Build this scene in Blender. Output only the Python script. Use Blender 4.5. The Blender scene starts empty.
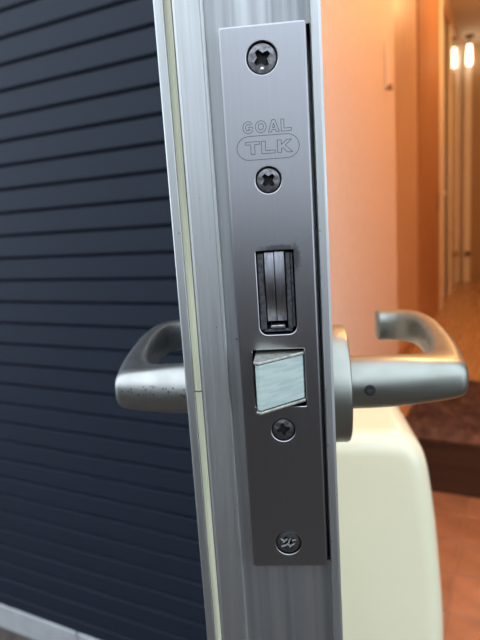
import bpy, bmesh, math, random
from mathutils import Vector, Matrix
random.seed(7)
S = bpy.context.scene
COL = S.collection
PI = math.pi

# ------------------------------------------------------------------ frames
# World: X runs along the outside wall (to the right of the hinge), Y goes into the house, Z up, ground at 0.
# Door frame: x across the door's thickness (+ = room side), y from the lock edge to the hinge, z up.
ZC = 1.087                       # height of the middle of the lock plate
OPEN = 1.19220                   # how far the door stands open
HINGE = Vector((-0.02, 0.83535, 0))
TH = PI / 2 - OPEN
MDOOR = Matrix.Rotation(TH, 4, 'Z') @ Matrix.Translation(-HINGE)   # door frame -> world

# ------------------------------------------------------------------ camera
yaw, pitch, roll = -0.0982078, -0.1789484, -0.0654327
fwd = Vector((math.sin(yaw) * math.cos(pitch), math.cos(yaw) * math.cos(pitch), math.sin(pitch)))
rt = Vector((math.cos(yaw), -math.sin(yaw), 0))
up = rt.cross(fwd)
r2 = math.cos(roll) * rt + math.sin(roll) * up
u2 = -math.sin(roll) * rt + math.cos(roll) * up
cm = Matrix((r2, u2, -fwd)).transposed().to_4x4()
cm.translation = Vector((0.0050579, -0.1697057, 0.031116 + ZC))
cam = bpy.data.cameras.new('camera')
cam.sensor_fit = 'VERTICAL'; cam.sensor_height = 36; cam.sensor_width = 27
cam.lens = 36 * 550.9 / 640
cam.clip_start = 0.01; cam.clip_end = 100
cam.dof.use_dof = True; cam.dof.focus_distance = 0.172; cam.dof.aperture_fstop = 18
camo = bpy.data.objects.new('camera', cam); COL.objects.link(camo)
camo.matrix_world = MDOOR @ cm
S.camera = camo

# ------------------------------------------------------------------ world and exposure
W = bpy.data.worlds.new('sky'); S.world = W; W.use_nodes = True
bg = W.node_tree.nodes['Background']
bg.inputs[0].default_value = (0.74, 0.85, 1.0, 1); bg.inputs[1].default_value = 2.9
vs = S.view_settings
vs.view_transform = 'Standard'; vs.look = 'None'; vs.gamma = 1; vs.use_curve_mapping = False; vs.exposure = 0.0
S.cycles.max_bounces = 8
WARM = (1.0, 0.52, 0.22)


def lamp(name, kind, loc, power, color, size=0.1, parent=None):
    l = bpy.data.lights.new(name, kind); l.energy = power; l.color = color
    if kind == 'AREA': l.shape = 'DISK'; l.size = size
    else: l.shadow_soft_size = size
    o = bpy.data.objects.new(name, l); COL.objects.link(o); o.location = loc
    if parent: o.parent = parent
    return o


# ------------------------------------------------------------------ materials
def mat(name, color, rough=0.5, metal=0.0, coat=0.0, spec=0.5):
    m = bpy.data.materials.new(name); m.use_nodes = True
    b = m.node_tree.nodes['Principled BSDF']
    b.inputs['Base Color'].default_value = (*color, 1)
    b.inputs['Roughness'].default_value = rough; b.inputs['Metallic'].default_value = metal
    b.inputs['Coat Weight'].default_value = coat; b.inputs['Specular IOR Level'].default_value = spec
    return m


def nd(m, t, **k):
    n = m.node_tree.nodes.new(t)
    for a, v in k.items():
        if a in n.inputs: n.inputs[a].default_value = v
        else: setattr(n, a, v)
    return n


def noise_mat(name, c1, c2, scale=(1, 1, 1), nscale=10, rough=(0.4, 0.6), metal=0.0, bump=0.0, lo=0.35, hi=0.65, dist=0.001,
              coat=0.0, spec=0.5, detail=4.0):
    """Two colours and two roughnesses mixed by a stretched noise in object space, with optional fine relief."""
    m = mat(name, c1, rough[0], metal, coat, spec)
    L = m.node_tree.links; b = m.node_tree.nodes['Principled BSDF']
    tc = nd(m, 'ShaderNodeTexCoord'); mp = nd(m, 'ShaderNodeMapping', Scale=scale)
    L.new(tc.outputs['Object'], mp.inputs[0])
    n = nd(m, 'ShaderNodeTexNoise', Scale=nscale, Detail=detail); L.new(mp.outputs[0], n.inputs['Vector'])
    mr = nd(m, 'ShaderNodeMapRange'); mr.inputs[1].default_value = lo; mr.inputs[2].default_value = hi
    L.new(n.outputs['Fac'], mr.inputs[0])
    mx = nd(m, 'ShaderNodeMix', data_type='RGBA'); mx.inputs[6].default_value = (*c1, 1); mx.inputs[7].default_value = (*c2, 1)
    L.new(mr.outputs[0], mx.inputs[0]); L.new(mx.outputs[2], b.inputs['Base Color'])
    rr = nd(m, 'ShaderNodeMapRange'); rr.inputs[3].default_value = rough[0]; rr.inputs[4].default_value = rough[1]
    L.new(mr.outputs[0], rr.inputs[0]); L.new(rr.outputs[0], b.inputs['Roughness'])
    if bump:
        bp = nd(m, 'ShaderNodeBump', Strength=bump, Distance=dist)
        L.new(n.outputs['Fac'], bp.inputs['Height']); L.new(bp.outputs[0], b.inputs['Normal'])
    m['mix'] = mx.name
    return m


def add_spots(m, color, nodes_fac):
    """Lay a stain colour over a material's base colour where nodes_fac is 1."""
    L = m.node_tree.links; b = m.node_tree.nodes['Principled BSDF']
    src = b.inputs['Base Color'].links[0].from_socket
    mx = nd(m, 'ShaderNodeMix', data_type='RGBA'); mx.inputs[7].default_value = (*color, 1)
    L.new(src, mx.inputs[6]); L.new(nodes_fac, mx.inputs[0]); L.new(mx.outputs[2], b.inputs['Base Color'])


M = {}
M['alu'] = noise_mat('satin anodised aluminium', (0.545, 0.55, 0.53), (0.47, 0.475, 0.455), (60, 60, 1.5), 12, (0.42, 0.52), 1.0)
M['channel'] = noise_mat('dull mill aluminium', (0.50, 0.505, 0.495), (0.27, 0.275, 0.27), (130, 130, 2), 2.2, (0.46, 0.56), 1.0)
M['steel'] = noise_mat('brushed stainless steel', (0.41, 0.405, 0.41), (0.38, 0.375, 0.38), (300, 300, 2), 4, (0.27, 0.30), 1.0, 0.0, 0.2, 0.8, 0.0002)
M['engrave'] = mat('engraved line', (0.10, 0.10, 0.105), 0.5, 0.8)
M['screw'] = noise_mat('worn nickel screw', (0.24, 0.23, 0.23), (0.13, 0.125, 0.125), (1, 1, 1), 900, (0.3, 0.5), 1.0)
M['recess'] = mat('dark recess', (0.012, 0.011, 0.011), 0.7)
M['bright'] = mat('bare scratched metal', (0.85, 0.85, 0.83), 0.3, 0.8)
M['bolt'] = noise_mat('hook bolt steel', (0.38, 0.37, 0.39), (0.24, 0.24, 0.25), (300, 300, 30), 4, (0.28, 0.4), 1.0)
M['guard'] = noise_mat('blackened guard steel', (0.16, 0.16, 0.165), (0.07, 0.07, 0.072), (1, 1, 1), 700, (0.4, 0.6), 0.9)
M['nylon'] = noise_mat('pale green white latch face', (0.47, 0.54, 0.48), (0.36, 0.45, 0.41), (40, 40, 260), 3, (0.3, 0.45), 0.0, 0.0, 0.4, 0.65)
M['rim'] = noise_mat('latch sheet steel', (0.66, 0.66, 0.56), (0.40, 0.40, 0.34), (1, 1, 1), 500, (0.3, 0.45), 1.0)
M['gasket'] = noise_mat('yellowed sealing strip', (0.50, 0.49, 0.33), (0.36, 0.355, 0.25), (60, 60, 3), 6, (0.5, 0.7), 0.0)
M['handle'] = noise_mat('satin silver handle', (0.35, 0.36, 0.315), (0.32, 0.33, 0.285), (1, 1, 1), 120, (0.36, 0.42), 1.0)
M['handle_worn'] = noise_mat('pitted silver handle', (0.43, 0.425, 0.39), (0.38, 0.375, 0.34), (1, 1, 1), 120, (0.34, 0.42), 1.0)
M['box'] = noise_mat('cream enamel', (0.87, 0.82, 0.57), (0.85, 0.80, 0.55), (1, 1, 1), 6, (0.20, 0.20), 0.0, coat=0.35)
M['skin_out'] = noise_mat('dark door skin', (0.05, 0.055, 0.065), (0.045, 0.05, 0.06), (1, 1, 1), 40, (0.45, 0.55))
M['skin_in'] = noise_mat('beige door skin', (0.62, 0.58, 0.50), (0.58, 0.54, 0.47), (1, 1, 1), 20, (0.4, 0.5))
M['siding'] = noise_mat('navy painted siding', (0.0145, 0.0215, 0.0345), (0.0105, 0.016, 0.027), (1, 1, 1), 260, (0.55, 0.66), 0.0, 0.25, 0.3, 0.7, 0.0008, detail=6, spec=0.3)
M['backing'] = mat('dark siding backing', (0.008, 0.009, 0.012), 0.9)
M['flash'] = noise_mat('pale weathered sill', (0.50, 0.50, 0.49), (0.42, 0.42, 0.41), (1, 1, 1), 18, (0.5, 0.7))
M['ground'] = noise_mat('brown grey concrete', (0.080, 0.062, 0.050), (0.052, 0.040, 0.032), (1, 1, 1), 30, (0.8, 0.95), 0.0, 0.3)
M['added_wall'] = noise_mat('grey render', (0.62, 0.62, 0.62), (0.56, 0.56, 0.56), (1, 1, 1), 3, (0.8, 0.9))
M['plaster'] = noise_mat('cream wallpaper', (0.80, 0.64, 0.52), (0.77, 0.61, 0.49), (1, 1, 1), 60, (0.5, 0.6))
M['hallwall'] = noise_mat('tan wall panel', (0.66, 0.47, 0.33), (0.62, 0.43, 0.30), (1, 1, 0.2), 30, (0.35, 0.45))
M['wooddoor'] = noise_mat('orange brown veneer', (0.46, 0.25, 0.125), (0.40, 0.20, 0.095), (30, 30, 1.2), 3, (0.3, 0.4))
M['gloss'] = noise_mat('glossy cream lacquer', (0.78, 0.70, 0.56), (0.74, 0.66, 0.52), (1, 1, 1), 20, (0.10, 0.13), coat=0.4)
M['cream'] = noise_mat('cream trim paint', (0.88, 0.82, 0.70), (0.86, 0.80, 0.68), (1, 1, 1), 20, (0.35, 0.45))
M['ceiling'] = noise_mat('ceiling paper', (0.72, 0.66, 0.56), (0.69, 0.63, 0.53), (1, 1, 1), 40, (0.7, 0.8))
M['browndoor'] = noise_mat('dark brown end door', (0.42, 0.28, 0.15), (0.37, 0.24, 0.125), (30, 30, 1.2), 3, (0.4, 0.5))
M['hallfloor'] = noise_mat('honey wood floor', (0.52, 0.32, 0.16), (0.44, 0.26, 0.12), (14, 1.0, 1), 3, (0.22, 0.32))
M['riser'] = noise_mat('dark wood step', (0.085, 0.042, 0.022), (0.062, 0.030, 0.016), (1, 30, 30), 3, (0.4, 0.55))
M['grout'] = noise_mat('tile grout', (0.44, 0.26, 0.16), (0.38, 0.22, 0.135), (1, 1, 1), 60, (0.8, 0.9))
M['rug'] = noise_mat('brown plush', (0.23, 0.135, 0.112), (0.11, 0.06, 0.047), (1, 1, 1), 16, (0.85, 0.95))
M['knob'] = mat('dark bronze knob', (0.10, 0.07, 0.05), 0.35, 0.9)
M['pale'] = mat('pale plastic', (0.84, 0.72, 0.56), 0.45)
M['peg'] = mat('brown peg', (0.42, 0.22, 0.11), 0.5)
M['tiles'] = []
for k in range(4):
    c = (0.42 + 0.025 * k, 0.215 + 0.013 * k, 0.125 + 0.008 * k)
    M['tiles'].append(noise_mat('terracotta tile', c, tuple(x * 0.8 for x in c), (1, 1, 1), 14, (0.4, 0.55), 0.0, 0.1))
gl = mat('glowing lamp glass', (1, 0.9, 0.75), 0.4)
gl.node_tree.nodes['Principled BSDF'].inputs['Emission Color'].default_value = (1.0, 0.80, 0.55, 1)
gl.node_tree.nodes['Principled BSDF'].inputs['Emission Strength'].default_value = 7
M['glow'] = gl

# grime round the hook bolt's opening, on the plate only (object space = door frame)
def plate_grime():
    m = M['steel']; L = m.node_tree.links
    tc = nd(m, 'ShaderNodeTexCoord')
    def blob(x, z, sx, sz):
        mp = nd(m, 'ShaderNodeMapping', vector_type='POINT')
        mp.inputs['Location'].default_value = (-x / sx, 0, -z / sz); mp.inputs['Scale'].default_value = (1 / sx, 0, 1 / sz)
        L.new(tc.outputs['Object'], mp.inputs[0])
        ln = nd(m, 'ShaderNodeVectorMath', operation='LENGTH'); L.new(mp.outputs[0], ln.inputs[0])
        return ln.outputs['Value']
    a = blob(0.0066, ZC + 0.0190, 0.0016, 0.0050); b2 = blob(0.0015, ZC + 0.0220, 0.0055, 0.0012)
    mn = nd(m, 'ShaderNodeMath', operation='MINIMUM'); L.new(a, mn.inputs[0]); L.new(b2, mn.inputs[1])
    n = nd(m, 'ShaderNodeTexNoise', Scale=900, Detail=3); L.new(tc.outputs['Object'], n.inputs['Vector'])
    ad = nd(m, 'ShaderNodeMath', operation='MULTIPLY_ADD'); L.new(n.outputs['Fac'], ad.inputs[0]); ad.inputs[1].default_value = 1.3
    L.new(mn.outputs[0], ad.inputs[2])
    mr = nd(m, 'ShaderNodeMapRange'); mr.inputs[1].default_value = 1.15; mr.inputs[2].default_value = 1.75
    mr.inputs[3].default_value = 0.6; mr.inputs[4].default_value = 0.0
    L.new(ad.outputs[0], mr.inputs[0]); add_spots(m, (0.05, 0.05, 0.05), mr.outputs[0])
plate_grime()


def specks(m, scale, thr, color, band=None, keep=0.62):
    L = m.node_tree.links
    tc = nd(m, 'ShaderNodeTexCoord')
    v = nd(m, 'ShaderNodeTexVoronoi', Scale=scale); L.new(tc.outputs['Object'], v.inputs['Vector'])
    lt = nd(m, 'ShaderNodeMath', operation='LESS_THAN'); L.new(v.outputs['Distance'], lt.inputs[0]); lt.inputs[1].default_value = thr
    sp = nd(m, 'ShaderNodeSeparateColor'); L.new(v.outputs['Color'], sp.inputs[0])
    gt = nd(m, 'ShaderNodeMath', operation='GREATER_THAN'); L.new(sp.outputs[0], gt.inputs[0]); gt.inputs[1].default_value = keep
    mu = nd(m, 'ShaderNodeMath', operation='MULTIPLY'); L.new(lt.outputs[0], mu.inputs[0]); L.new(gt.outputs[0], mu.inputs[1])
    out = mu.outputs[0]
    if band:
        sx = nd(m, 'ShaderNodeSeparateXYZ'); L.new(tc.outputs['Object'], sx.inputs[0])
        cp = nd(m, 'ShaderNodeMath', operation='COMPARE'); L.new(sx.outputs[2], cp.inputs[0]); cp.inputs[1].default_value = band[0]; cp.inputs[2].default_value = band[1]
        m2 = nd(m, 'ShaderNodeMath', operation='MULTIPLY'); L.new(out, m2.inputs[0]); L.new(cp.outputs[0], m2.inputs[1]); out = m2.outputs[0]
    add_spots(m, color, out)
specks(M['handle_worn'], 900, 0.40, (0.10, 0.11, 0.14), (ZC - 0.0370, 0.0026), 0.72)
specks(M['alu'], 420, 0.14, (0.34, 0.33, 0.31), None, 0.93)
specks(M['channel'], 300, 0.12, (0.2, 0.2, 0.2), None, 0.95)


# ------------------------------------------------------------------ mesh helpers
def link(name, me, material, parent=None, smooth=None):
    o = bpy.data.objects.new(name, me); COL.objects.link(o)
    if material: me.materials.append(material)
    if parent: o.parent = parent
    if smooth is not None:
        for p in me.polygons: p.use_smooth = True
        if smooth < 3:
            me.set_sharp_from_angle(angle=smooth)
    return o


def obj(name, bm, material, parent=None, smooth=None):
    bmesh.ops.recalc_face_normals(bm, faces=bm.faces[:])
    me = bpy.data.meshes.new(name); bm.to_mesh(me); bm.free()
    return link(name, me, material, parent, smooth)


def box(bm, x0, x1, y0, y1, z0, z1, bev=0.0, seg=1):
    vs_ = [bm.verts.new(p) for p in ((x0, y0, z0), (x1, y0, z0), (x1, y1, z0), (x0, y1, z0), (x0, y0, z1), (x1, y0, z1), (x1, y1, z1), (x0, y1, z1))]
    fs = [bm.faces.new([vs_[i] for i in q]) for q in ((0, 1, 2, 3), (4, 7, 6, 5), (0, 4, 5, 1), (1, 5, 6, 2), (2, 6, 7, 3), (3, 7, 4, 0))]
    if bev:
        es = {e for f in fs for e in f.edges}
        bmesh.ops.bevel(bm, geom=list(es), offset=bev, segments=seg, affect='EDGES', profile=0.5)


def bx(*a, **k):
    bm = bmesh.new(); box(bm, *a, **k); return bm


def prism(bm, pts, axis, a0, a1):
    """Extrude a closed 2-D outline along 'X', 'Y' or 'Z' between a0 and a1."""
    def P(p, a):
        return {'Z': (p[0], p[1], a), 'Y': (p[0], a, p[1]), 'X': (a, p[0], p[1])}[axis]
    A = [bm.verts.new(P(p, a0)) for p in pts]; B = [bm.verts.new(P(p, a1)) for p in pts]
    n = len(pts)
    bm.faces.new(A); bm.faces.new(list(reversed(B)))
    for i in range(n):
        bm.faces.new((A[i], A[(i + 1) % n], B[(i + 1) % n], B[i]))


def lathe(bm, prof, axis_o, axis='X', seg=48):
    """Spin (along, radius) pairs about an axis through axis_o."""
    rings = []
    for a, r in prof:
        ring = []
        for k in range(seg):
            t = 2 * PI * k / seg; c, s = r * math.cos(t), r * math.sin(t)
            p = {'X': (a, c, s), 'Y': (c, a, s), 'Z': (c, s, a)}[axis]
            ring.append(bm.verts.new(Vector(p) + Vector(axis_o)))
        rings.append(ring)
    for A, B in zip(rings, rings[1:]):
        for k in range(seg):
            bm.faces.new((A[k], A[(k + 1) % seg], B[(k + 1) % seg], B[k]))
    bm.faces.new(rings[0]); bm.faces.new(list(reversed(rings[-1])))


def spline(pts, n):
    out = []
    P = [pts[0]] + list(pts) + [pts[-1]]
    for i in range(1, len(P) - 2):
        for k in range(n):
            t = k / n
            out.append(tuple(0.5 * (2 * b + (c - a) * t + (2 * a - 5 * b + 4 * c - d) * t * t + (3 * b - a - 3 * c + d) * t ** 3)
                             for a, b, c, d in zip(P[i - 1], P[i], P[i + 1], P[i + 2])))
    out.append(tuple(pts[-1]))
    return out


def loft(bm, secs, seg=32, r=0.0016):
    """secs: (outer x, y, inner x, y, z, half height, exponent): upright superellipse sections spanning outer to inner."""
    rings = []
    def ring(p, push, ins):
        o_, i_ = Vector(p[0:2]), Vector(p[2:4]); c = (o_ + i_) / 2; ax = (o_ - i_) / 2; w = ax.length; ax.normalize(); t = Vector((-ax.y, ax.x)); out = []
        for k in range(seg):
            a = 2 * PI * k / seg; ca, sa = math.cos(a), math.sin(a); e = 2 / p[6]
            q = c + ax * math.copysign(abs(ca) ** e, ca) * (w - ins) + t * push
            out.append(bm.verts.new((q.x, q.y, p[4] + math.copysign(abs(sa) ** e, sa) * (p[5] - ins))))
        return out
    for p in secs: rings.append(ring(p, 0, 0))
    p = secs[-1]; ax = (Vector(p[0:2]) - Vector(p[2:4])).normalized(); t = Vector((-ax.y, ax.x))
    sg = 1 if (Vector(p[0:2]) - Vector(secs[-2][0:2])).dot(t) > 0 else -1
    for q in (30, 60, 90): rings.append(ring(p, sg * r * math.sin(math.radians(q)), r * (1 - math.cos(math.radians(q)))))
    for A, B in zip(rings, rings[1:]):
        for k in range(seg):
            bm.faces.new((A[k], A[(k + 1) % seg], B[(k + 1) % seg], B[k]))
    bm.faces.new(rings[0]); bm.faces.new(list(reversed(rings[-1])))


def circle(cx, cz, r, n=32):
    return [(cx + r * math.cos(2 * PI * k / n), cz + r * math.sin(2 * PI * k / n)) for k in range(n)]


def rrect(x0, x1, z0, z1, rb, rt_, n=6):
    """Rounded rectangle outline: bottom corner radius rb, top corner radius rt_."""
    out = []
    for cx, cz, r, a0 in ((x1 - rt_, z1 - rt_, rt_, 0), (x0 + rt_, z1 - rt_, rt_, 90), (x0 + rb, z0 + rb, rb, 180), (x1 - rb, z0 + rb, rb, 270)):
        for k in range(n + 1):
            t = math.radians(a0 + 90 * k / n); out.append((cx + r * math.cos(t), cz + r * math.sin(t)))
    return out


def offset_loop(lp, d):
    """Move a closed outline sideways by d (towards the inside when d > 0)."""
    n = len(lp); area = sum(lp[i][0] * lp[(i + 1) % n][1] - lp[(i + 1) % n][0] * lp[i][1] for i in range(n))
    sg = 1 if area > 0 else -1; out = []
    for i in range(n):
        a, p, c = Vector(lp[i - 1]), Vector(lp[i]), Vector(lp[(i + 1) % n])
        t1, t2 = (p - a).normalized(), (c - p).normalized()
        n1, n2 = Vector((-t1.y, t1.x)) * sg, Vector((-t2.y, t2.x)) * sg
        m_ = (n1 + n2).normalized(); out.append(tuple(p + m_ * d / max(0.5, m_.dot(n1))))
    return out


def holed_plate(loops, y0, y1, ch=0.0, hole_ch=0.0):
    """A plate in the XZ plane: loops[0] is the outline, the rest are holes; front at y0, back at y1, chamfered front edges."""
    bm = bmesh.new(); fr_, bk_ = [], []
    for k, lp in enumerate(loops):
        c = ch if k == 0 else hole_ch
        lv = [lp] if not c else [offset_loop(lp, c if k == 0 else -c), lp]
        ys = [y0] if not c else [y0, y0 + c * 0.55]
        rings = [[bm.verts.new((x, y, z)) for x, z in l] for l, y in zip(lv, ys)]
        rings.append([bm.verts.new((x, y1, z)) for x, z in lp])
        n = len(lp)
        for A, B in zip(rings, rings[1:]):
            for i in range(n): bm.faces.new((A[i], A[(i + 1) % n], B[(i + 1) % n], B[i]))
        for ring, es in ((rings[0], fr_), (rings[-1], bk_)):
            es += [bm.edges.get((ring[i], ring[(i + 1) % n])) for i in range(n)]
    bmesh.ops.triangle_fill(bm, use_beauty=True, use_dissolve=False, edges=fr_)
    bmesh.ops.triangle_fill(bm, use_beauty=True, use_dissolve=False, edges=bk_)
    return bm


def bevel_mod(o, w, seg=2, ang=40):
    b = o.modifiers.new('bevel', 'BEVEL'); b.width = w; b.segments = seg; b.limit_method = 'ANGLE'; b.angle_limit = math.radians(ang)
    return o


def tag(o, label=None, cat=None, group=None, kind=None):
    if label: o['label'] = label
    if cat: o['category'] = cat
    if group: o['group'] = group
    if kind: o['kind'] = kind
    return o


def empty(name, loc, rz=0):
    e = bpy.data.objects.new(name, None); COL.objects.link(e); e.location = loc; e.rotation_euler = (0, 0, rz)
    e.empty_display_size = 0.05
    return e


# ------------------------------------------------------------------ outside: ground, sill, siding
tag(obj('ground', bx(-6, 6, -8, 0.1, -0.2, 0.0), M['ground']), 'brown grey concrete ground outside below the navy wall', kind='structure')

tag(obj('wall_added_dark', bx(-5, 5, -2.55, -2.43, 0.0, 1.12), M['ground']), 'unseen low wall added behind the viewer to darken the lower lock plate', kind='structure')  # unseen low wall, added so the lower lock plate reflects something dark
tag(obj('wall_added_grey', bx(-14, 14, -9.3, -9.0, -3.0, 4.6), M['added_wall']), 'unseen grey wall added behind the viewer to brighten the upper lock plate', kind='structure')  # unseen grey wall, added to give the upper lock plate a bright reflection

SP = 0.0526737
ZTOP = 0.502113 + ZC
wl = obj('wall_left', bx(-2.6, -0.075, 0.008, 0.12, 0.06, 3.05), M['backing'])
tag(wl, 'dark navy outside wall of narrow horizontal siding boards', kind='structure')
def board_mesh(x0, x1):
    bm = bmesh.new(); h = SP
    # outline in (y, z): face proud of the joint, sloped shoulders
    prism(bm, [(0.012, 0.0006), (0.0052, 0.0010), (0.0, 0.0066), (0.0, h - 0.0032), (0.0052, h - 0.0010), (0.012, h - 0.0006)], 'X', x0, x1)
    bmesh.ops.recalc_face_normals(bm, faces=bm.faces[:])
    me = bpy.data.meshes.new('siding_board'); bm.to_mesh(me); bm.free(); me.materials.append(M['siding'])
    return me
bme = board_mesh(-2.6, -0.075)
nb = int((ZTOP - 0.078) / SP) + 1
z = ZTOP - nb * SP
while z < 3.0:
    o = bpy.data.objects.new('siding_board', bme); COL.objects.link(o); o.parent = wl; o.location = (0, 0, z); z += SP
tag(obj('trim_1', bx(-2.6, -0.628, -0.0035, 0.03, 0.0, 0.0775, bev=0.003), M['flash']), 'pale grey sill strip along the foot of the navy wall', kind='structure')
tag(obj('trim_2', bx(-0.624, -0.075, -0.0035, 0.03, 0.0, 0.0775, bev=0.003), M['flash']), 'pale grey sill strip nearest the door', kind='structure')
tag(obj('wall_front', bx(0.93, 3.2, 0.0, 0.12, 0.0, 3.05), M['siding']), 'navy outside wall beyond the doorway', kind='structure')
tag(obj('wall_above', bx(-0.075, 0.93, 0.0, 0.12, 2.13, 3.05), M['siding']), 'navy outside wall above the doorway', kind='structure')
fr = bmesh.new()
box(fr, -0.075, -0.012, -0.012, 0.12, 0.0, 2.13); box(fr, 0.868, 0.93, -0.012, 0.12, 0.0, 2.13)
box(fr, -0.012, 0.868, -0.012, 0.12, 2.085, 2.13); box(fr, -0.012, 0.868, -0.012, 0.12, 0.0, 0.016)
tag(obj('door_1', fr, M['alu']), 'aluminium door frame set in the outside wall', kind='structure')

# ------------------------------------------------------------------ inside: entry floor, step, hall
ZG = 0.017                      # tiled entry floor
ZH = 0.237                      # raised hall floor
ZCE = ZC + 1.80                 # ceiling
ef = obj('entry_floor', bx(-0.25, 1.3, 0.12, 1.25, -0.1, ZG - 0.003), M['grout'])
tag(ef, 'entry floor of square terracotta tiles', kind='structure')
TS = 0.176; TU, TW = 0.238, 0.690
tbm = [bx(0.003, TS - 0.003, 0.003, TS - 0.003, -0.006, 0.0, bev=0.0022) for _ in range(4)]
tme = []
for k in range(4):
    bmesh.ops.recalc_face_normals(tbm[k], faces=tbm[k].faces[:])
    me = bpy.data.meshes.new('tile'); tbm[k].to_mesh(me); tbm[k].free(); me.materials.append(M['tiles'][k]); tme.append(me)
for i in range(-1, 6):
    for j in range(-3, 3):
        u0, w0 = TU + i * TS, TW + j * TS
        if w0 < 0.12 or w0 + TS > 1.25: continue
        if w0 + TS > 1.19: pass
        o = bpy.data.objects.new('tile', random.choice(tme)); COL.objects.link(o); o.parent = ef
        o.location = (u0, w0, ZG + random.uniform(-0.0006, 0.0006))
tag(obj('trim_3', bx(-0.225, 1.3, 1.195, 1.26, ZG - 0.01, ZH - 0.03), M['riser']), 'dark wooden riser of the hall step', kind='structure')
tag(obj('trim_4', bx(-0.225, 1.3, 1.185, 1.30, ZH - 0.03, ZH, bev=0.004), M['riser']), 'dark wooden nosing of the hall step', kind='structure')
tag(obj('floor', bx(-0.32, 1.3, 1.30, 6.1, ZH - 0.1, ZH), M['hallfloor']), 'honey coloured wooden hall floor', kind='structure')
tag(obj('ceiling', bx(-0.4, 1.4, 0.12, 6.2, ZCE, ZCE + 0.1), M['ceiling']), 'beige hall ceiling', kind='structure')
UW = 0.012
tag(obj('wall_entry', bx(-0.25, UW, 0.12, 1.03, 0.0, ZCE, ), M['plaster']), 'pale cream entry wall on the hinge side', kind='structure')
UH = -0.225
hwb = bmesh.new()
box(hwb, UH - 0.1, UH, 1.03, 4.12, 0.0, ZCE); box(hwb, UH - 0.1, UH - 0.062, 4.12, 6.1, 0.0, ZCE); box(hwb, UH - 0.062, UH, 4.12, 6.1, ZCE - 0.12, ZCE); box(hwb, UH - 0.062, UH, 5.98, 6.1, 0.0, ZCE - 0.12)
wh = obj('wall_hall', hwb, M['hallwall'])
tag(wh, 'tan hall wall beyond the entry wall', kind='structure')
tag(obj('wall_right', bx(1.25, 1.35, 0.12, 6.2, 0.0, ZCE), M['plaster']), 'cream hall wall opposite', kind='structure')
tag(obj('wall_back', bx(-0.32, 1.3, 6.05, 6.15, 0.0, ZCE), M['ceiling']), 'beige wall at the end of the hall', kind='structure')

# brown veneer door and cream lacquered door in the hall wall
d2 = obj('door_2', bx(UH - 0.03, UH + 0.012, 2.97, 3.97, ZH, ZCE - 0.06), M['wooddoor'])
tag(d2, 'orange brown veneered sliding door in the hall wall', kind='structure')
obj('door_pull', bx(UH + 0.012, UH + 0.016, 3.85, 3.89, ZH + 0.85, ZH + 1.0, bev=0.002), M['knob'], d2)
tr = obj('trim_5', bx(UH - 0.01, UH + 0.02, 3.99, 4.12, ZH, ZCE - 0.02, bev=0.003), M['cream'])
tag(tr, 'cream door casing in the hall', kind='structure')
d3 = obj('door_3', bx(UH - 0.06, UH - 0.039, 4.12, 5.0, ZH, ZCE - 0.12), M['gloss'])
tag(d3, 'glossy cream hall door that mirrors the lamp', kind='structure')
obj('door_rail', bx(UH - 0.039, UH - 0.036, 4.16, 4.86, ZH + 1.0, ZH + 1.02), M['cream'], d3)
# end door, its frame and its knob
tag(obj('door_4', bx(UH - 0.025, UH + 0.0035, 4.90, 5.98, ZH, ZCE - 0.12), M['gloss']), 'second glossy cream hall door sliding in front of the first', kind='structure')
d4 = obj('door_5', bx(-0.13, 0.85, 6.025, 6.055, ZH, ZCE - 0.05), M['browndoor'])
tag(d4, 'dark brown door at the end of the hall', kind='structure')
kb = bmesh.new(); lathe(kb, [(6.03, 0.012), (6.005, 0.012), (6.002, 0.022), (5.985, 0.028), (5.968, 0.022), (5.965, 0.01)], (-0.155, 0, ZH + 0.33), 'Y', 20)
obj('door_knob', kb, M['knob'], d4, 1.0)
tag(obj('trim_6', bx(-0.205, -0.13, 6.005, 6.055, ZH, ZCE - 0.05, bev=0.003), M['cream']), 'pinkish cream frame of the brown end door', kind='structure')
tag(obj('baseboard_hall', bx(UH, UH + 0.012, 1.30, 2.95, ZH, ZH + 0.07), M['wooddoor']), 'brown skirting along the hall wall', kind='structure')

# hanging hall lamp
hl = empty('hall_lamp', (-0.144, 5.85, ZCE))
LD = 0.012
tag(hl, 'glowing white elongated glass lamp hanging at the far end of the hall', 'lamp')
b = bmesh.new(); lathe(b, [(0.0, 0.05), (-0.012, 0.05), (-0.018, 0.008), (-0.10, 0.006)], (0, 0, 0), 'Z', 24); obj('canopy', b, M['knob'], hl, 0.8)
b = bmesh.new(); lathe(b, [(-0.10, 0.010), (-0.105, 0.018), (-0.12, 0.023), (-0.20, 0.029), (-0.27, 0.032), (-0.295, 0.028), (-0.31, 0.017), (-0.315, 0.005)], (0, 0, LD), 'Z', 28); obj('lamp_shade', b, M['glow'], hl, 3.1)
lamp('unseen_hall_light', 'POINT', (0.45, 3.6, ZCE - 0.25), 32, WARM, 0.12)  # unseen second hall light, apart from the hanging lamp
# round lamp on the entry ceiling, above the picture
cl = empty('ceiling_lamp', (0.62, 0.75, ZCE))
tag(cl, 'round ceiling lamp above the tiled entry', 'lamp')
b = bmesh.new(); lathe(b, [(0.0, 0.15), (-0.02, 0.15), (-0.022, 0.13)], (0, 0, 0), 'Z', 32); obj('base', b, M['pale'], cl, 0.8)
b = bmesh.new(); lathe(b, [(-0.022, 0.14), (-0.05, 0.13), (-0.075, 0.09), (-0.085, 0.02)], (0, 0, 0), 'Z', 32); obj('lamp_shade', b, M['glow'], cl, 3.1)
lamp('entry_light', 'POINT', (0.62, 0.75, ZCE - 0.16), 52, WARM, 0.1)

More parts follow.
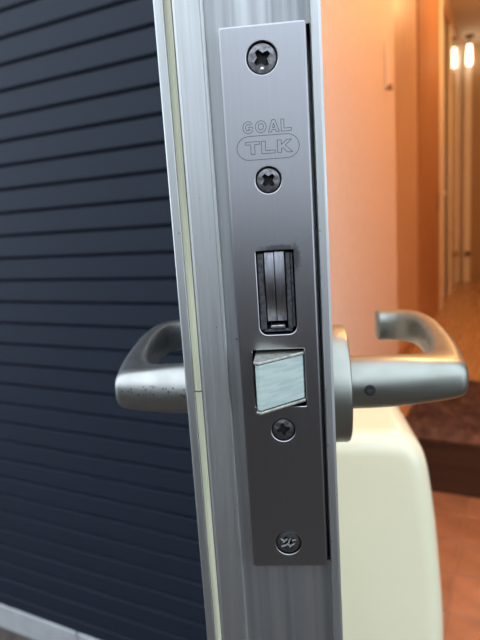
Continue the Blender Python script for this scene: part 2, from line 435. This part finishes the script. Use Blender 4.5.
# hook on the entry wall
hk = empty('wall_hook', (UW, 0.90, ZC + 0.40))
tag(hk, 'small pale wall hook with a brown peg on the cream entry wall', 'hook')
obj('back_plate', bx(0.0, 0.006, -0.014, 0.014, 0.0, 0.13, bev=0.003), M['pale'], hk)
b = bmesh.new(); lathe(b, [(0.0, 0.006), (0.008, 0.006), (0.010, 0.010), (0.018, 0.010), (0.020, 0.006)], (0, 0, 0.004), 'X', 16); obj('peg', b, M['peg'], hk, 0.8)

# plush brown mat lying over the step
def rug():
    nx, ny = 70, 52
    x0, x1, y0, y1 = -0.02, 1.0, 1.165, 1.86
    from mathutils import noise
    vs_, fs = [], []
    def hgt(x, y):
        ex = min(x - x0, x1 - x, y - y0, y1 - y)
        e = max(0.0, min(1.0, ex / 0.06)); e = math.sqrt(max(0, 1 - (1 - e) ** 2))
        n = noise.noise(Vector((x * 9, y * 9, 0))) * 0.5 + noise.noise(Vector((x * 26, y * 26, 3))) * 0.3
        return 0.008 + e * (0.040 + 0.034 * n)
    for j in range(ny):
        for i in range(nx):
            x = x0 + (x1 - x0) * i / (nx - 1); y = y0 + (y1 - y0) * j / (ny - 1)
            vs_.append((x, y, hgt(x, y)))
    for j in range(ny - 1):
        for i in range(nx - 1):
            a = j * nx + i; fs.append((a, a + 1, a + nx + 1, a + nx))
    nv = len(vs_)
    for (i, j) in [(i, 0) for i in range(nx)] + [(nx - 1, j) for j in range(1, ny)] + [(i, ny - 1) for i in range(nx - 2, -1, -1)] + [(0, j) for j in range(ny - 2, 0, -1)]:
        x, y, _ = vs_[j * nx + i]; vs_.append((x, y, 0.0)); fs_idx = j * nx + i
        rim.append(fs_idx)
    n = len(rim)
    for k in range(n):
        fs.append((rim[k], rim[(k + 1) % n], nv + (k + 1) % n, nv + k))
    fs.append(tuple(nv + k for k in range(n)))
    me = bpy.data.meshes.new('fluffy_mat'); me.from_pydata(vs_, [], fs)
    root = link('fluffy_mat', me, M['rug'], None, 3.1); root.location = (0, 0, ZH)
    tag(root, 'dark brown plush mat lying on the hall step', 'mat')
    tv, tf = [], []
    for k in range(26000):
        x, y = random.uniform(x0 + 0.004, x1), random.uniform(y0 + 0.004, y1)
        h = hgt(x, y) - 0.003; a = random.uniform(0, 2 * PI); w = 0.0016
        L = random.uniform(0.012, 0.024); lx, ly = random.gauss(0, 0.008) , random.gauss(-0.003, 0.008)
        q = len(tv); tv += [(x - w * math.cos(a), y - w * math.sin(a), h), (x + w * math.cos(a), y + w * math.sin(a), h), (x + lx, y + ly, h + L)]
        tf.append((q, q + 1, q + 2))
    pm = bpy.data.meshes.new('pile'); pm.from_pydata(tv, [], tf)
    tag(link('pile', pm, M['rug'], root), kind='stuff')
rim = []
rug()

# ------------------------------------------------------------------ the door
door = empty('entry_door', (0, 0, 0))
door.matrix_world = MDOOR
tag(door, 'open entry door seen edge on, with lock plate, two lever handles and cream letter box', 'door', kind='thing')
D0, D1 = 0.022, 2.07            # bottom and top of the leaf
mm = 0.001
def mmp(pts): return [(x * mm, y * mm) for x, y in pts]

# lock edge profile: outer flange with lip, seal groove, ridge, channel, room-side fin
b = bmesh.new()
prism(b, mmp([(-30.7, 11), (-30.7, -0.2), (-30.3, -0.6), (-28.1, -0.6), (-27.9, -0.4), (-27.9, 2.2), (-25.4, 2.2), (-25.4, 0.0), (-25.2, -0.15),
              (-24.6, 0.1), (-17.6, 0.1), (-17.2, -0.35), (-16.7, -0.35), (-16.4, 0), (-16.4, 16), (13.9, 16), (13.9, -0.7), (14.2, -1.0), (16.0, -1.0), (16.8, -0.6),
              (16.8, 46), (-16.9, 46), (-16.9, 11)]), 'Z', D0, D1)
obj('edge_profile', b, M['alu'], door)
ch = holed_plate([[(-16.4 * mm, D0 + .001), (13.9 * mm, D0 + .001), (13.9 * mm, D1 - .001), (-16.4 * mm, D1 - .001)],
                  [(-11 * mm, ZC - .0855), (-11 * mm, ZC + .0855), (13.8 * mm, ZC + .0855), (13.8 * mm, ZC - .0855)]], 3.0 * mm, 4.5 * mm)
obj('edge_channel', ch, M['channel'], door)
b = bmesh.new()
prism(b, mmp([(-27.85, 2.1), (-27.8, -0.1), (-26.7, -0.45), (-25.6, -0.15), (-25.45, 2.1)]), 'Z', D0 + .001, ZC - 0.0228); obj('sealing_strip', b, M['gasket'], door)
b = bmesh.new()
prism(b, mmp([(-27.85, 2.1), (-27.8, -0.1), (-26.7, -0.45), (-25.6, -0.15), (-25.45, 2.1)]), 'Z', ZC - 0.0223, D1 - .001); obj('sealing_strip', b, M['gasket'], door)
obj('outer_skin', bx(-0.0169, -0.0145, 0.046, 0.80, D0, D1), M['skin_out'], door)
obj('core', bx(-0.0145, 0.0145, 0.046, 0.80, D0, D1), M['channel'], door)
obj('inner_skin', bx(0.0145, 0.0168, 0.046, 0.80, D0, D1), M['skin_in'], door)

# lock plate with its openings
screws = [(-0.0004, 0.0766, 0.0043, 0.62, 1), (-0.0004, 0.0423, 0.00365, 0.74, 0), (0.0001, -0.0366, 0.0036, 0.15, 2), (-0.0002, -0.0769, 0.0040, 0.5, 3)]
loops = [rrect(-0.0125, 0.0125, ZC - 0.0857, ZC + 0.0857, 0.0007, 0.0007, 3),
         rrect(-0.0056, 0.0061, ZC - 0.0050, ZC + 0.0214, 0.0026, 0.0006),
         rrect(-0.0084, 0.0080, ZC - 0.0288, ZC - 0.0097, 0.0004, 0.0004, 2)]
for x, zz, r, a, k in screws: loops.append(circle(x, ZC + zz, r + 0.0003))
plate = obj('lock_plate', holed_plate(loops, 0.0, 0.0028, 0.0005, 0.00022), M['steel'], door)
tag(plate, 'long brushed steel lock plate with engraved lettering')

def screw_mesh(r, rot, kind):
    bm = bmesh.new(); n = 40
    o1 = [bm.verts.new((r * math.cos(2 * PI * k / n), 0.0030, r * math.sin(2 * PI * k / n))) for k in range(n)]
    o2 = [bm.verts.new((r * math.cos(2 * PI * k / n), 0.0008, r * math.sin(2 * PI * k / n))) for k in range(n)]
    q = r * 0.93
    o3 = [bm.verts.new((q * math.cos(2 * PI * k / n), 0.00045, q * math.sin(2 * PI * k / n))) for k in range(n)]
    for A, B in ((o1, o2), (o2, o3)):
        for k in range(n): bm.faces.new((A[k], A[(k + 1) % n], B[(k + 1) % n], B[k]))
    bm.faces.new(o1)
    a, l = r * 0.13, r * 0.60; c = r * 0.24
    arm = [(l, -a), (l, a), (c, c)]
    pts = []
    for j in range(4):
        t = rot + j * PI / 2
        for x, y in arm: pts.append((x * math.cos(t) - y * math.sin(t), x * math.sin(t) + y * math.cos(t)))
    top = [bm.verts.new((x, 0.0002, y)) for x, y in pts]
    bot = [bm.verts.new((x * 0.72, 0.0022, y * 0.72)) for x, y in pts]
    m_ = len(pts)
    es = [bm.edges.new((top[k], top[(k + 1) % m_])) for k in range(m_)] + [bm.edges.get((o3[k], o3[(k + 1) % n])) for k in range(n)]
    bmesh.ops.triangle_fill(bm, use_beauty=True, edges=es)
    for k in range(m_): bm.faces.new((top[k], top[(k + 1) % m_], bot[(k + 1) % m_], bot[k]))
    bm.faces.new(bot)
    dark = set()
    bmesh.ops.recalc_face_normals(bm, faces=bm.faces[:])
    me = bpy.data.meshes.new('screw')
    bm.to_mesh(me); bm.free()
    me.materials.append(M['screw']); me.materials.append(M['recess'])
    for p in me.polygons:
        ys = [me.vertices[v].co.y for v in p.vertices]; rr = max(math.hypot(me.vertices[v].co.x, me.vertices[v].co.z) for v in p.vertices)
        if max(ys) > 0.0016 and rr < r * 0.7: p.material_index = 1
    return me
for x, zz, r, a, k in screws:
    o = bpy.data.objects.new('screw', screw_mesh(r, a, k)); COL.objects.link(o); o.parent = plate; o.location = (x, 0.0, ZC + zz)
# bare metal chips on the worn heads of the first and last screw
b = bmesh.new()
x, zz = screws[0][0], screws[0][1]
lathe(b, [(0.0004, 0.0006), (0.0000, 0.00045), (-0.0001, 0.0001)], (x - 0.0001, 0, ZC + zz - 0.0029), 'Y', 12)
obj('chip', b, M['bright'], plate)
b = bmesh.new()
x, zz = screws[3][0], screws[3][1]
for px, pz, a, l in ((-1.5, .75, 2.5, .55), (-.75, .55, .7, .75), (.35, .75, 1.0, .5), (1.5, .65, .2, .55), (-1.1, -.85, .3, .75), (-.1, -.6, 2.6, .4), (.9, -.75, .6, .85), (.15, .2, 1.3, .3)):
    ca, sa = math.cos(a), math.sin(a); w = 0.18
    pts = [(px + ca * l * s - sa * w * t, pz + sa * l * s + ca * w * t) for s, t in ((-1, -1), (1, -.6), (1, .6), (-1, 1))]
    prism(b, [(x + 1.3 * p * mm, ZC + zz + 1.3 * q * mm) for p, q in pts], 'Y', 0.00005, 0.0006)
obj('chip', b, M['bright'], plate)

# engraved lettering: outlines of GOAL and TLK and the long oval round TLK
def ribbon(bm, pts, w, y, closed=True):
    n = len(pts); L_, R_ = [], []
    for i in range(n):
        a = Vector(pts[(i - 1) % n]) if closed or i else Vector(pts[i]); c = Vector(pts[(i + 1) % n]) if closed or i < n - 1 else Vector(pts[i])
        t = (c - a).normalized(); nn = Vector((-t.y, t.x)) * w / 2; p = Vector(pts[i])
        L_.append(bm.verts.new((p.x + nn.x, y, p.y + nn.y))); R_.append(bm.verts.new((p.x - nn.x, y, p.y - nn.y)))
    for i in range(n if closed else n - 1):
        j = (i + 1) % n; bm.faces.new((L_[i], L_[j], R_[j], R_[i]))
def dens(pts, closed=True, n=5):
    """Subdivide straight outlines so that the ribbon keeps sharp corners."""
    out = []
    for i in range(len(pts) if closed else len(pts) - 1):
        a, c = Vector(pts[i]), Vector(pts[(i + 1) % len(pts)])
        for f in (0.0, 0.06, 0.5, 0.94): out.append(tuple(a.lerp(c, f)))
    return out
def arc(cx, cy, rx, ry, a0, a1, n=14):
    return [(cx + rx * math.cos(math.radians(a0 + (a1 - a0) * k / n)), cy + ry * math.sin(math.radians(a0 + (a1 - a0) * k / n))) for k in range(n + 1)]
# unit letters: width 1, height 1, stroke ~0.26
GL = {
    'G': [arc(.5, .5, .5, .5, 38, 322) + [(.96, .52), (.52, .52), (.52, .34), (.70, .34)] + arc(.5, .5, .24, .27, 318, 44)],
    'O': [arc(.5, .5, .52, .5, 0, 355), arc(.5, .5, .25, .26, 0, 350)],
    'A': [dens([(0, 0), (.36, 1), (.66, 1), (1.02, 0), (.74, 0), (.68, .19), (.34, .19), (.28, 0)]), dens([(.40, .36), (.62, .36), (.51, .72)])],
    'L': [dens([(0, 0), (0, 1), (.28, 1), (.28, .24), (.95, .24), (.95, 0)])],
    'T': [dens([(.36, 0), (.36, .78), (0, .78), (0, 1), (1, 1), (1, .78), (.64, .78), (.64, 0)])],
    'K': [dens([(0, 0), (0, 1), (.28, 1), (.28, .62), (.66, 1), (1.02, 1), (.55, .56), (1.06, 0), (.70, 0), (.36, .38), (.28, .30), (.28, 0)])],
}
b = bmesh.new()
def word(txt, x0, z0, w, h, gap, lw, shear=0.0):
    x = x0
    for chx in txt:
        for lp in GL[chx]:
            ribbon(b, [(x + p * w, ZC + z0 + q * h) for p, q in lp], lw, -0.00003)
        x += w + gap
word('GOAL', -0.0071, 0.0560, 0.0031, 0.0034, 0.00065, 0.00018)
word('TLK', -0.0066, 0.0500, 0.0042, 0.0036, 0.0005, 0.00018)
ribbon(b, arc(-0.0056, ZC + 0.0518, 0.0036, 0.0034, 90, 270, 16) + arc(0.0056, ZC + 0.0518, 0.0036, 0.0034, 270, 450, 16), 0.00018, -0.00003)
obj('engraved_lettering', b, M['engrave'], plate)

# retracted hook bolts between two guard plates in a dark pocket
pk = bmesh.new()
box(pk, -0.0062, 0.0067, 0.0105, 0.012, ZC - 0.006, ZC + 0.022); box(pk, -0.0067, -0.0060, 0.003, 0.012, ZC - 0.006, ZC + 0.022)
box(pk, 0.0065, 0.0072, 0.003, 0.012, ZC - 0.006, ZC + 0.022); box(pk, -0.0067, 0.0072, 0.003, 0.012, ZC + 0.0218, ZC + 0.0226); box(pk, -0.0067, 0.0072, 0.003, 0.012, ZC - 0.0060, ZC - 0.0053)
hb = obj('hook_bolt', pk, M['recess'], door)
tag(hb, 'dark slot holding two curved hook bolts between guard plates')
def blade(x0, x1, z0, z1, f, bulge, name, m_):
    pts = []
    n = 16
    for k in range(n + 1):
        t = k / n; pts.append((f - bulge * math.sin(PI * (0.15 + 0.72 * t)) + 0.0022 * (1 - t) ** 2, ZC + z0 + (z1 - z0) * t))
    pts += [(0.010, ZC + z1), (0.010, ZC + z0)]
    bm = bmesh.new(); prism(bm, pts, 'X', x0, x1)
    bmesh.ops.bevel(bm, geom=[e for e in bm.edges if e.calc_face_angle(0) > 0.8], offset=0.00025, segments=2, affect='EDGES')
    return obj(name, bm, m_, hb, 0.7)
blade(-0.0030, -0.0002, -0.0012, 0.0207, 0.0026, 0.0022, 'bolt_blade', M['bolt'])
blade(0.0001, 0.0030, -0.0012, 0.0208, 0.0024, 0.0022, 'bolt_blade', M['bolt'])
for x0, x1 in ((-0.0053, -0.0034), (0.0034, 0.0049)):
    bm = bmesh.new(); prism(bm, [(0.0012, ZC + 0.0206), (0.0016, ZC - 0.0036), (0.010, ZC - 0.0036), (0.010, ZC + 0.0206)], 'X', x0, x1)
    bmesh.ops.bevel(bm, geom=bm.edges[:], offset=0.0002, segments=1, affect='EDGES'); obj('guard_plate', bm, M['guard'], hb)
bm = bmesh.new(); prism(bm, [(0.0018, ZC + 0.0204), (0.0022, ZC - 0.0030), (0.010, ZC - 0.0030), (0.010, ZC + 0.0204)], 'X', 0.0050, 0.0056); obj('guard_plate', bm, M['guard'], hb)
obj('guard_base', bx(-0.0042, 0.0046, 0.0018, 0.010, ZC - 0.0044, ZC - 0.0036, bev=0.0002), M['guard'], hb)
obj('cross_pin', bx(-0.0022, 0.0024, 0.0012, 0.009, ZC - 0.0033, ZC - 0.0022, bev=0.0003), M['bolt'], hb)

# spring latch: metal wedge, pale facing, bright sheet edges
PR = -0.0118
def wedge(z0, z1, off, x0=-0.0072, x1=0.0077, back=0.013, pr=PR):
    bm = bmesh.new()
    prism(bm, [(x0, pr + 0.001 + off), (x0 + 0.0012, pr + off), (x1, -0.0002 + off), (x1, back), (x0, back)], 'Z', ZC + z0, ZC + z1)
    return bm
lb = obj('latch_bolt', wedge(-0.0263, -0.0112, 0.0004), M['guard'], door)
tag(lb, 'protruding slanted latch bolt with pale facing')
bevel_mod(obj('latch_facing', wedge(-0.0258, -0.0117, 0.0, -0.0070, 0.0074), M['nylon'], lb), 0.0003)
for z0, z1 in ((-0.0115, -0.0106), (-0.0270, -0.0261)):
    bevel_mod(obj('latch_rim', wedge(z0, z1, -0.0004, -0.0074, 0.0078, 0.010), M['rim'], lb), 0.0002)
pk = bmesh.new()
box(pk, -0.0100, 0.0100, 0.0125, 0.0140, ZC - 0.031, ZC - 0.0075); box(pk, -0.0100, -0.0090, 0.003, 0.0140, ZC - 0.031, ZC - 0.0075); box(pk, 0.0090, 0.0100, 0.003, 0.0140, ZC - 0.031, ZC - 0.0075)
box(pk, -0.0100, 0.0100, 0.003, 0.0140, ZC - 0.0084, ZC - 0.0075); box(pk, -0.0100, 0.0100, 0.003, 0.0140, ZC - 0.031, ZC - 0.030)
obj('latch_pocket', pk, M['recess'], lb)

# lever handles: round rose, neck, grip swept back along the door and returned towards it
ZL = ZC - 0.0385; YL = 0.0555
def lever(side, m_, label):
    s = side
    base = 0.0168 if s > 0 else 0.0169
    key = [(22, 44.7, 22, 66.3, 0, 11.0, 2.0), (36, 44.9, 36, 66.3, 0, 11.0, 2.0), (48, 45.8, 46.5, 66.6, 0, 10.7, 2.1), (59, 47.3, 53, 67.8, 0, 10.0, 2.35), (68, 49, 58, 70.2, 0, 9.4, 2.6),
           (72.8, 50.6, 61.2, 73.4, 0, 9.0, 2.9), (74.9, 53.6, 63.6, 77, 0, 8.9, 3.1), (76.4, 62, 65.6, 81, .1, 8.9, 3.2), (78.6, 74, 67.3, 87, .2, 8.9, 3.2), (80.8, 92, 69.4, 98, .5, 8.9, 3.2),
           (82.8, 116, 71.6, 115, .9, 8.9, 3.2), (83.4, 134, 72.6, 131, 1.2, 8.9, 3.2), (82.2, 151, 72.4, 143.5, 1.4, 8.9, 3.2), (78.6, 164, 70.2, 151.5, 1.5, 8.9, 3.2), (72.5, 171, 66, 155.5, 1.5, 8.9, 3.2),
           (64, 173.5, 60.5, 157.4, 1.5, 8.9, 3.2), (57, 174, 56.2, 158, 1.5, 8.9, 3.2)]
    fx = 1.0 if s > 0 else 0.975
    secs = [(s * fx * p[0] * mm, p[1] * mm, s * fx * p[2] * mm, p[3] * mm, ZL + p[4] * mm, p[5] * mm, p[6]) for p in spline(key, 5)]
    bm = bmesh.new(); loft(bm, secs, 36)
    o = obj('lever_handle', bm, m_, door, 0.9); tag(o, label)
    rb = bmesh.new()
    lathe(rb, [(s * base, 0.0244), (s * (base + 0.0078), 0.0244), (s * (base + 0.0088), 0.0240), (s * (base + 0.0092), 0.0232), (s * (base + 0.0092), 0.0115)], (0, YL, ZL), 'X', 64)
    obj('rose', rb, m_, o, 0.7)
    return o
inner = lever(1, M['handle'], 'silver lever handle on the room side')
outer = lever(-1, M['handle_worn'], 'pitted silver lever handle on the outside')
sx, sz = 0.0341, ZC - 0.0389
sy = YL - math.sqrt(max(0, 0.01065 ** 2 - (sz - ZL) ** 2))
b = bmesh.new(); lathe(b, [(sy + 0.002, 0.0023), (sy - 0.0001, 0.0023), (sy - 0.0003, 0.0019), (sy - 0.0003, 0.0004)], (sx, 0, sz), 'Y', 20)
obj('set_screw', b, M['recess'], inner)
b = bmesh.new(); box(b, sx - 0.0011, sx + 0.0011, sy - 0.0005, sy + 0.001, sz - 0.00025, sz + 0.00025); box(b, sx - 0.00025, sx + 0.00025, sy - 0.0005, sy + 0.001, sz - 0.0011, sz + 0.0004)
obj('set_screw_socket', b, M['bolt'], inner)

# cream letter box on the room side of the door
def letter_box():
    y0, y1 = 0.275, 0.56
    prof = [(16.8, 0.0)]
    # (x mm, z below lock centre mm), from the door over the top and down the front
    P = [(16.8, -153), (45, -153), (70, -154), (94, -156.5), (106, -165.5), (113.5, -181), (118, -207), (122, -242), (125.5, -284), (128.5, -330), (129, -390), (126, -440), (118, -470), (98, -484), (60, -487), (16.8, -487)]
    P = spline(P, 4)
    cx, cz = 16.8, -320
    bm = bmesh.new(); rings = []
    def ring(y, ins):
        out = []
        n = len(P)
        for i, (x, z_) in enumerate(P):
            a = Vector(P[max(0, i - 1)]); c = Vector(P[min(n - 1, i + 1)]); t = (c - a).normalized(); nn = Vector((t.y, -t.x))
            # inset towards the inside of the outline
            px, pz = x + nn.x * ins * 1000, z_ + nn.y * ins * 1000
            px = max(16.8, px)
            out.append(bm.verts.new((px * mm, y, ZC + pz * mm)))
        return out
    R_ = 0.020
    angs = (90, 75, 60, 45, 30, 15, 0)
    for q in angs: rings.append(ring(y0 + R_ * (1 - math.cos(math.radians(90 - q))) , R_ * (1 - math.sin(math.radians(90 - q)))))
    for q in reversed(angs): rings.append(ring(y1 - R_ * (1 - math.cos(math.radians(90 - q))), R_ * (1 - math.sin(math.radians(90 - q)))))
    for A, B in zip(rings, rings[1:]):
        for k in range(len(P) - 1): bm.faces.new((A[k], A[k + 1], B[k + 1], B[k]))
    bm.faces.new(rings[0]); bm.faces.new(list(reversed(rings[-1])))
    o = obj('letter_box', bm, M['box'], door, 3.1)
    tag(o, 'cream enamelled letter box on the room side below the lever')
    return o
letter_box()
